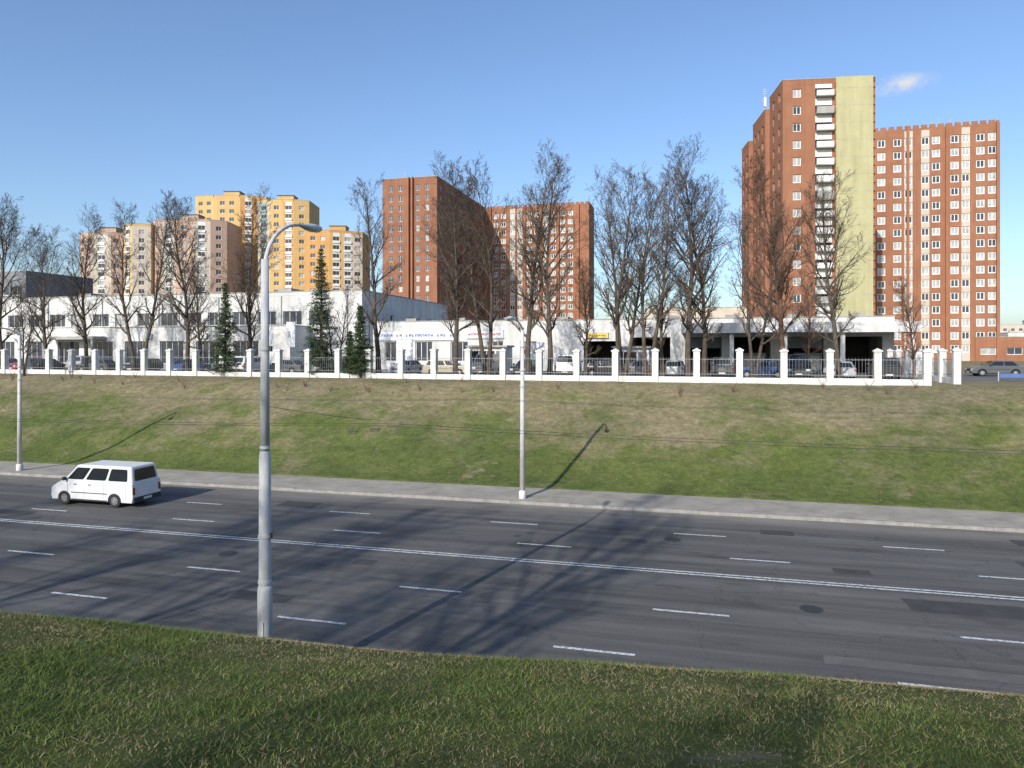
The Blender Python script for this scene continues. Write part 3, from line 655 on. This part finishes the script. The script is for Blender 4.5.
# ------------------------------------------------------------ trees
def tree_mesh(seed,H,bark,dense=1.0,spread=1.0,forks=1):
    R=random.Random(seed); mb=MB()
    def rv(): return Vector((R.uniform(-1,1),R.uniform(-1,1),R.uniform(-1,1)))
    def branch(p,d,L,r,lev,up):
        ns=(0,7,5,3,2)[lev]; pts=[p.copy()]; rad=[r]; dirs=[d.copy()]
        step=L/ns
        for k in range(ns):
            d=(d+rv()*(.16,.17,.22,.26,.3)[lev]+Vector((0,0,up))).normalized()
            p=p+d*step; pts.append(p.copy()); rad.append(max(r*(1-.82*(k+1)/ns),.0085)); dirs.append(d.copy())
        mb.tube(pts,rad,(8,5,4,3,3)[lev],bark)
        if lev<4:
            n=int((0,9,7,4.6)[lev]*dense*R.uniform(.75,1.25))
            for j in range(n):
                f=.18+.8*(j+R.random()*.8)/n if lev==1 else .15+.82*(j+R.random())/n
                f=min(f,.98); kk=f*ns; i0=int(kk); fr=kk-i0
                q=pts[i0].lerp(pts[min(i0+1,ns)],fr); dd=dirs[min(i0+1,ns)]
                side=rv(); side=(side-dd*side.dot(dd)).normalized()
                ang=R.uniform(.45,.95); nd=(dd*math.cos(ang)+side*math.sin(ang)).normalized()
                rr=max((r*(1-.85*f))*.65,.0085)
                branch(q,nd,L*R.uniform(.36,.58)*(1.12-f*.5),min(rr,(0,.06,.03,.016)[lev]),lev+1,(0,.10,.08,.06)[lev])
    tr=H*.0135+.03
    def trunk(p,d,Hh,r,low):
        ns=14; pts=[p.copy()]; rad=[r*1.35]; dirs=[d.copy()]
        for k in range(ns):
            d=(d+rv()*.075+Vector((0,0,.05))).normalized(); p=p+d*(Hh/ns); pts.append(p.copy()); rad.append(max(r*(1-.93*((k+1)/ns)**.95),.014)); dirs.append(d.copy())
        mb.tube(pts,rad,10,bark)
        n=int(26*dense)
        for j in range(n):
            f=low+(1-low)*(j+R.random()*.6)/n; f=min(f,.985); kk=f*ns; i0=int(kk); fr=kk-i0
            q=pts[i0].lerp(pts[min(i0+1,ns)],fr); dd=dirs[min(i0+1,ns)]
            az=j*2.399+R.uniform(-.6,.6); side=Vector((math.cos(az),math.sin(az),0))
            rel=(f-low)/(1-low)
            ang=R.uniform(.55,1.0)*(1.1-.5*rel); nd=(dd*math.cos(ang)+side*math.sin(ang)).normalized()
            sh=(.62+.95*rel) if rel<.4 else 1.0-.85*(rel-.4)
            rr=r*(1-.9*f)*.62
            branch(q,nd,H*.25*sh*spread*R.uniform(.65,1.2),max(min(rr,.12),.022),1,.085)
    if forks==1: trunk(Vector((0,0,-.3)),Vector((R.uniform(-.05,.05),R.uniform(-.05,.05),1)).normalized(),H,tr,.2)
    else:
        for k in range(forks):
            az=k*2*math.pi/forks+R.random(); trunk(Vector((.14*math.cos(az),.14*math.sin(az),-.3)),Vector((.2*math.cos(az),.2*math.sin(az),1)).normalized(),H*R.uniform(.85,1.0),tr*.8,.25)
    return mb.mesh('bare_tree')
variants=[tree_mesh(11,18,M_bark,1.0,1.15),tree_mesh(12,18,M_bark,.82,1.0,2),tree_mesh(13,18,M_bark,.98,1.25),tree_mesh(14,16,M_bark,1.0,1.45),tree_mesh(15,18,M_barkR,1.0,1.15),tree_mesh(16,18,M_bark,.9,.95),tree_mesh(17,18,M_bark,.9,1.2,3)]
VH=[18,18,18,16,18,18,18]
def tree(x,y,h,v,rot=None):
    s_,t_=ST(x,y)
    o=bpy.data.objects.new('bare_tree',variants[v]); scene.collection.objects.link(o)
    k=h/VH[v]; o.location=(x,y,gz(s_,t_)); o.scale=(k,k,k); o.rotation_euler=(0,0,random.uniform(0,6.28) if rot is None else rot)
TL=[(-53,74,16.5,3),(-47.5,73,13.5,3),(-43.5,72.5,15,2),(-37,70.5,17.3,1),(-31.5,69,16,0),(-25,68,16,2),(-11.8,63,17.3,5),(-4.8,60.5,16.8,2),(-2.1,60,17.6,1),(1.3,58.5,17.2,5),(3.0,57.5,16.6,2),(9.0,57.5,16.4,6),
    (12.0,56.5,11,5),(13.7,55,17.0,2),(10.6,55.5,16.0,1),(18.2,53.5,12.5,1),(20.6,54,16.2,4),(24.0,52.2,14.6,0),(30.5,54,7.5,4),(6.4,62,9.5,0),(-16.2,65,8.5,1),(-34,78,12,0),(-46,67,8.5,1),(27.6,66,8.5,4),(15.4,57,15.2,0),(-58,76,14,2)]
for a in TL: tree(*a)
for a in ((-14,-4,17,2,1.0),(-29,-4,16,3,2.0),(-36.5,-6,15,2,4.0),(-6.8,-12.0,8.0,3,.6),(-21,-12,15,0,3.0),(-25,-8,17,3,1.4),(-43,-2,16,2,.4),(-6.0,-5.5,5.0,1,2.2),(-1.2,-9.5,6.5,0,3.7)): tree(*a)

def conifer(x,y,H,Rb,seed):
    R=random.Random(seed); mb=MB(); mb.tube([(0,0,-.3),(0,0,H)],[.04+H*.012,.01],8,M_bark)
    z=.5
    while z<H-.15:
        f=z/H; rr=Rb*(1-f)**.8*R.uniform(.7,1.15)+.06
        n=int(7+6*(1-f))
        for k in range(n):
            az=R.uniform(0,6.283); L_=rr*R.uniform(.65,1.1); dirv=Vector((math.cos(az),math.sin(az),0))
            droop=R.uniform(-.1,.45)
            p0=Vector((0,0,z)); p1=p0+dirv*L_+Vector((0,0,-droop*L_*.5+.12))
            mb.tube([p0,p1],[.015,.004],3,M_bark)
            for j in range(int(12+L_*18)):
                g=R.uniform(.15,1.05); c=p0.lerp(p1,g)+Vector((R.uniform(-.14,.14),R.uniform(-.14,.14),R.uniform(-.14,.06)))
                s_=R.uniform(.05,.14)
                a=Vector((R.uniform(-1,1),R.uniform(-1,1),R.uniform(-.6,.2))).normalized()*s_*1.5; b_=Vector((R.uniform(-1,1),R.uniform(-1,1),R.uniform(-1,1))).normalized()*s_*.5
                mb.poly([c-b_,c+b_,c+a],M_need)
        z+=R.uniform(.14,.26)*max(.7,H/9)
    s_,t_=ST(x,y); mb.obj('spruce_tree',(x,y,gz(s_,t_)))
conifer(-16.9,63,11.4,2.1,1); conifer(-26.2,65,8.6,1.7,2); conifer(-12.9,60.5,6.2,1.4,3); conifer(-13.9,61,4.0,.9,4)

mb=MB(); R=random.Random(5)
for k in range(2600):
    az=R.uniform(-1.15,1.15); d=R.uniform(330,420); x=d*math.sin(az)*1.2; y=d*math.cos(az)
    h=R.uniform(6,13); b_=R.uniform(1.5,4)
    for j in range(5):
        xx=x+R.uniform(-b_,b_); mb.poly([(xx-.9,y,PL),(xx+.9,y+R.uniform(-1,1),PL),(xx+R.uniform(-2,2),y,PL+h*R.uniform(.6,1))],M_barkR if R.random()<.4 else M_bark)
mb.obj('distant_trees')

mb=MB(); R=random.Random(9)
for k in range(34):
    s=R.uniform(-70,16); t=R.uniform(49,52.6); z=gz(s,t)
    for j in range(14):
        a=R.uniform(0,6.28); hh=R.uniform(.25,.8); mb.tube([(s,t,z-.05),(s+.25*math.cos(a)*hh,t+.25*math.sin(a)*hh,z+hh*.6),(s+.5*math.cos(a)*hh,t+.5*math.sin(a)*hh,z+hh)],[.012,.008,.004],3,M_barkR)
mb.obj('dry_weeds',rot=-A)

# ------------------------------------------------------------ grass blades (vectorised)
def gzv(s,t):
    return np.array([gz(a,b_) for a,b_ in zip(s,t)])
def grass(name,s,t,h,w,probs,lean=.6):
    n=len(s); z=gzv(s,t)-.005
    az=rng.uniform(0,2*np.pi,n); la=rng.uniform(0,2*np.pi,n); ll=h*rng.uniform(.1,lean,n)
    P=np.zeros((n,3,3))
    P[:,0,0]=s-np.cos(az)*w/2; P[:,0,1]=t-np.sin(az)*w/2; P[:,0,2]=z
    P[:,1,0]=s+np.cos(az)*w/2; P[:,1,1]=t+np.sin(az)*w/2; P[:,1,2]=z
    P[:,2,0]=s+np.cos(la)*ll; P[:,2,1]=t+np.sin(la)*ll; P[:,2,2]=z+h
    me=bpy.data.meshes.new(name); me.vertices.add(n*3); me.vertices.foreach_set('co',P.reshape(-1))
    me.loops.add(n*3); me.loops.foreach_set('vertex_index',np.arange(n*3,dtype=np.int32))
    me.polygons.add(n); me.polygons.foreach_set('loop_start',np.arange(0,n*3,3,dtype=np.int32)); me.polygons.foreach_set('loop_total',np.full(n,3,dtype=np.int32))
    for mt in (M_g1,M_g2,M_g3): me.materials.append(mt)
    me.polygons.foreach_set('material_index',probs.astype(np.int32)); me.update(calc_edges=True)
    o=bpy.data.objects.new(name,me); scene.collection.objects.link(o); o.rotation_euler=(0,0,-A)
def pick(s,t,sc,bias):
    v=np.array([mnoise.noise(Vector((a*sc,b_*sc,0.5)))+.5*mnoise.noise(Vector((a*sc*4,b_*sc*4,2.5))) for a,b_ in zip(s,t)])
    r=rng.normal(0,.28,len(s))+v+bias
    return np.where(r<-.08,0,np.where(r<.26,1,2)),v
n=330000
s=rng.uniform(-10,7.5,n); t=rng.uniform(1.8,7.2,n)
pr,v=pick(s,t,.5,.05)
keep=rng.uniform(0,1,n)<np.clip(.95-.7*v,.6,1)
h=rng.uniform(.010,.030,n)*(1+.9*np.clip(-v,-.35,1)); 
grass('grass_verge',s[keep],t[keep],h[keep],rng.uniform(.004,.009,n)[keep],pr[keep],2.4)
n=80000
s=rng.uniform(-75,34,n); t=rng.uniform(37.7,53.2,n)
pr,v=pick(s,t,.22,.0+0*t)
pr=np.where(rng.uniform(0,1,n)<(t-38)/15*.55,2,pr)
keep=rng.uniform(0,1,n)<np.clip(.5-v,.08,1)
grass('embankment_grass',s[keep],t[keep],rng.uniform(.02,.08,n)[keep],rng.uniform(.03,.07,n)[keep],pr[keep],1.4)

# ------------------------------------------------------------ light, sky, camera
EL=math.radians(28); SX,SY=-math.sin(math.radians(29)),-math.cos(math.radians(29))
sd=bpy.data.lights.new('sun','SUN'); sd.energy=4.7; sd.angle=math.radians(.5); sd.color=(1,.95,.86)
so=bpy.data.objects.new('sun',sd); scene.collection.objects.link(so)
so.rotation_euler=Vector((-SX*math.cos(EL),-SY*math.cos(EL),-math.sin(EL))).to_track_quat('-Z','Y').to_euler(); so.location=(-40,-60,60)
w=bpy.data.worlds.new('World'); scene.world=w; w.use_nodes=True; nt=w.node_tree; N=nt.nodes; L=nt.links
bg=N['Background']; sky=N.new('ShaderNodeTexSky'); sky.sky_type='NISHITA'; sky.sun_disc=False; sky.sun_elevation=EL; sky.sun_rotation=math.radians(209)
sky.air_density=1.1; sky.dust_density=1.5; sky.ozone_density=1.3; sky.altitude=200
tc=N.new('ShaderNodeTexCoord')
tint=N.new('ShaderNodeMix'); tint.data_type='RGBA'; tint.blend_type='MULTIPLY'; tint.inputs[0].default_value=1; tint.inputs[7].default_value=(.90,1.03,1.24,1); L.new(sky.outputs[0],tint.inputs[6])
D=Vector((.548,1,.374)).normalized()
sub=N.new('ShaderNodeVectorMath'); sub.operation='SUBTRACT'; L.new(tc.outputs['Generated'],sub.inputs[0]); sub.inputs[1].default_value=D
mul=N.new('ShaderNodeVectorMath'); mul.operation='MULTIPLY'; L.new(sub.outputs[0],mul.inputs[0]); mul.inputs[1].default_value=(1,1,3.2)
ln=N.new('ShaderNodeVectorMath'); ln.operation='LENGTH'; L.new(mul.outputs[0],ln.inputs[0])
mr=N.new('ShaderNodeMapRange'); mr.inputs[1].default_value=.042; mr.inputs[2].default_value=.0; mr.inputs[3].default_value=0; mr.inputs[4].default_value=1; L.new(ln.outputs[1],mr.inputs[0])
nz=N.new('ShaderNodeTexNoise'); nz.inputs['Scale'].default_value=55; nz.inputs['Detail'].default_value=6; L.new(tc.outputs['Generated'],nz.inputs['Vector'])
nr=N.new('ShaderNodeMapRange'); nr.inputs[1].default_value=.33; nr.inputs[2].default_value=.65; L.new(nz.outputs[0],nr.inputs[0])
mm=N.new('ShaderNodeMath'); mm.operation='MULTIPLY'; L.new(mr.outputs[0],mm.inputs[0]); L.new(nr.outputs[0],mm.inputs[1])
m2=N.new('ShaderNodeMath'); m2.operation='MULTIPLY'; m2.use_clamp=True; L.new(mm.outputs[0],m2.inputs[0]); m2.inputs[1].default_value=1.4
mx=N.new('ShaderNodeMix'); mx.data_type='RGBA'; L.new(m2.outputs[0],mx.inputs[0]); L.new(tint.outputs[2],mx.inputs[6]); mx.inputs[7].default_value=(5.0,5.2,5.6,1)
L.new(mx.outputs[2],bg.inputs['Color']); bg.inputs['Strength'].default_value=.15
cam=bpy.data.cameras.new('camera'); co=bpy.data.objects.new('camera',cam); scene.collection.objects.link(co)
cam.sensor_width=36; cam.lens=25; cam.shift_y=-34/1024; cam.clip_end=6000; cam.clip_start=.1
co.location=(0,0,7.6); co.rotation_euler=(math.pi/2,0,0)
scene.camera=co
scene.view_settings.view_transform='Standard'; scene.view_settings.look='None'; scene.view_settings.exposure=0
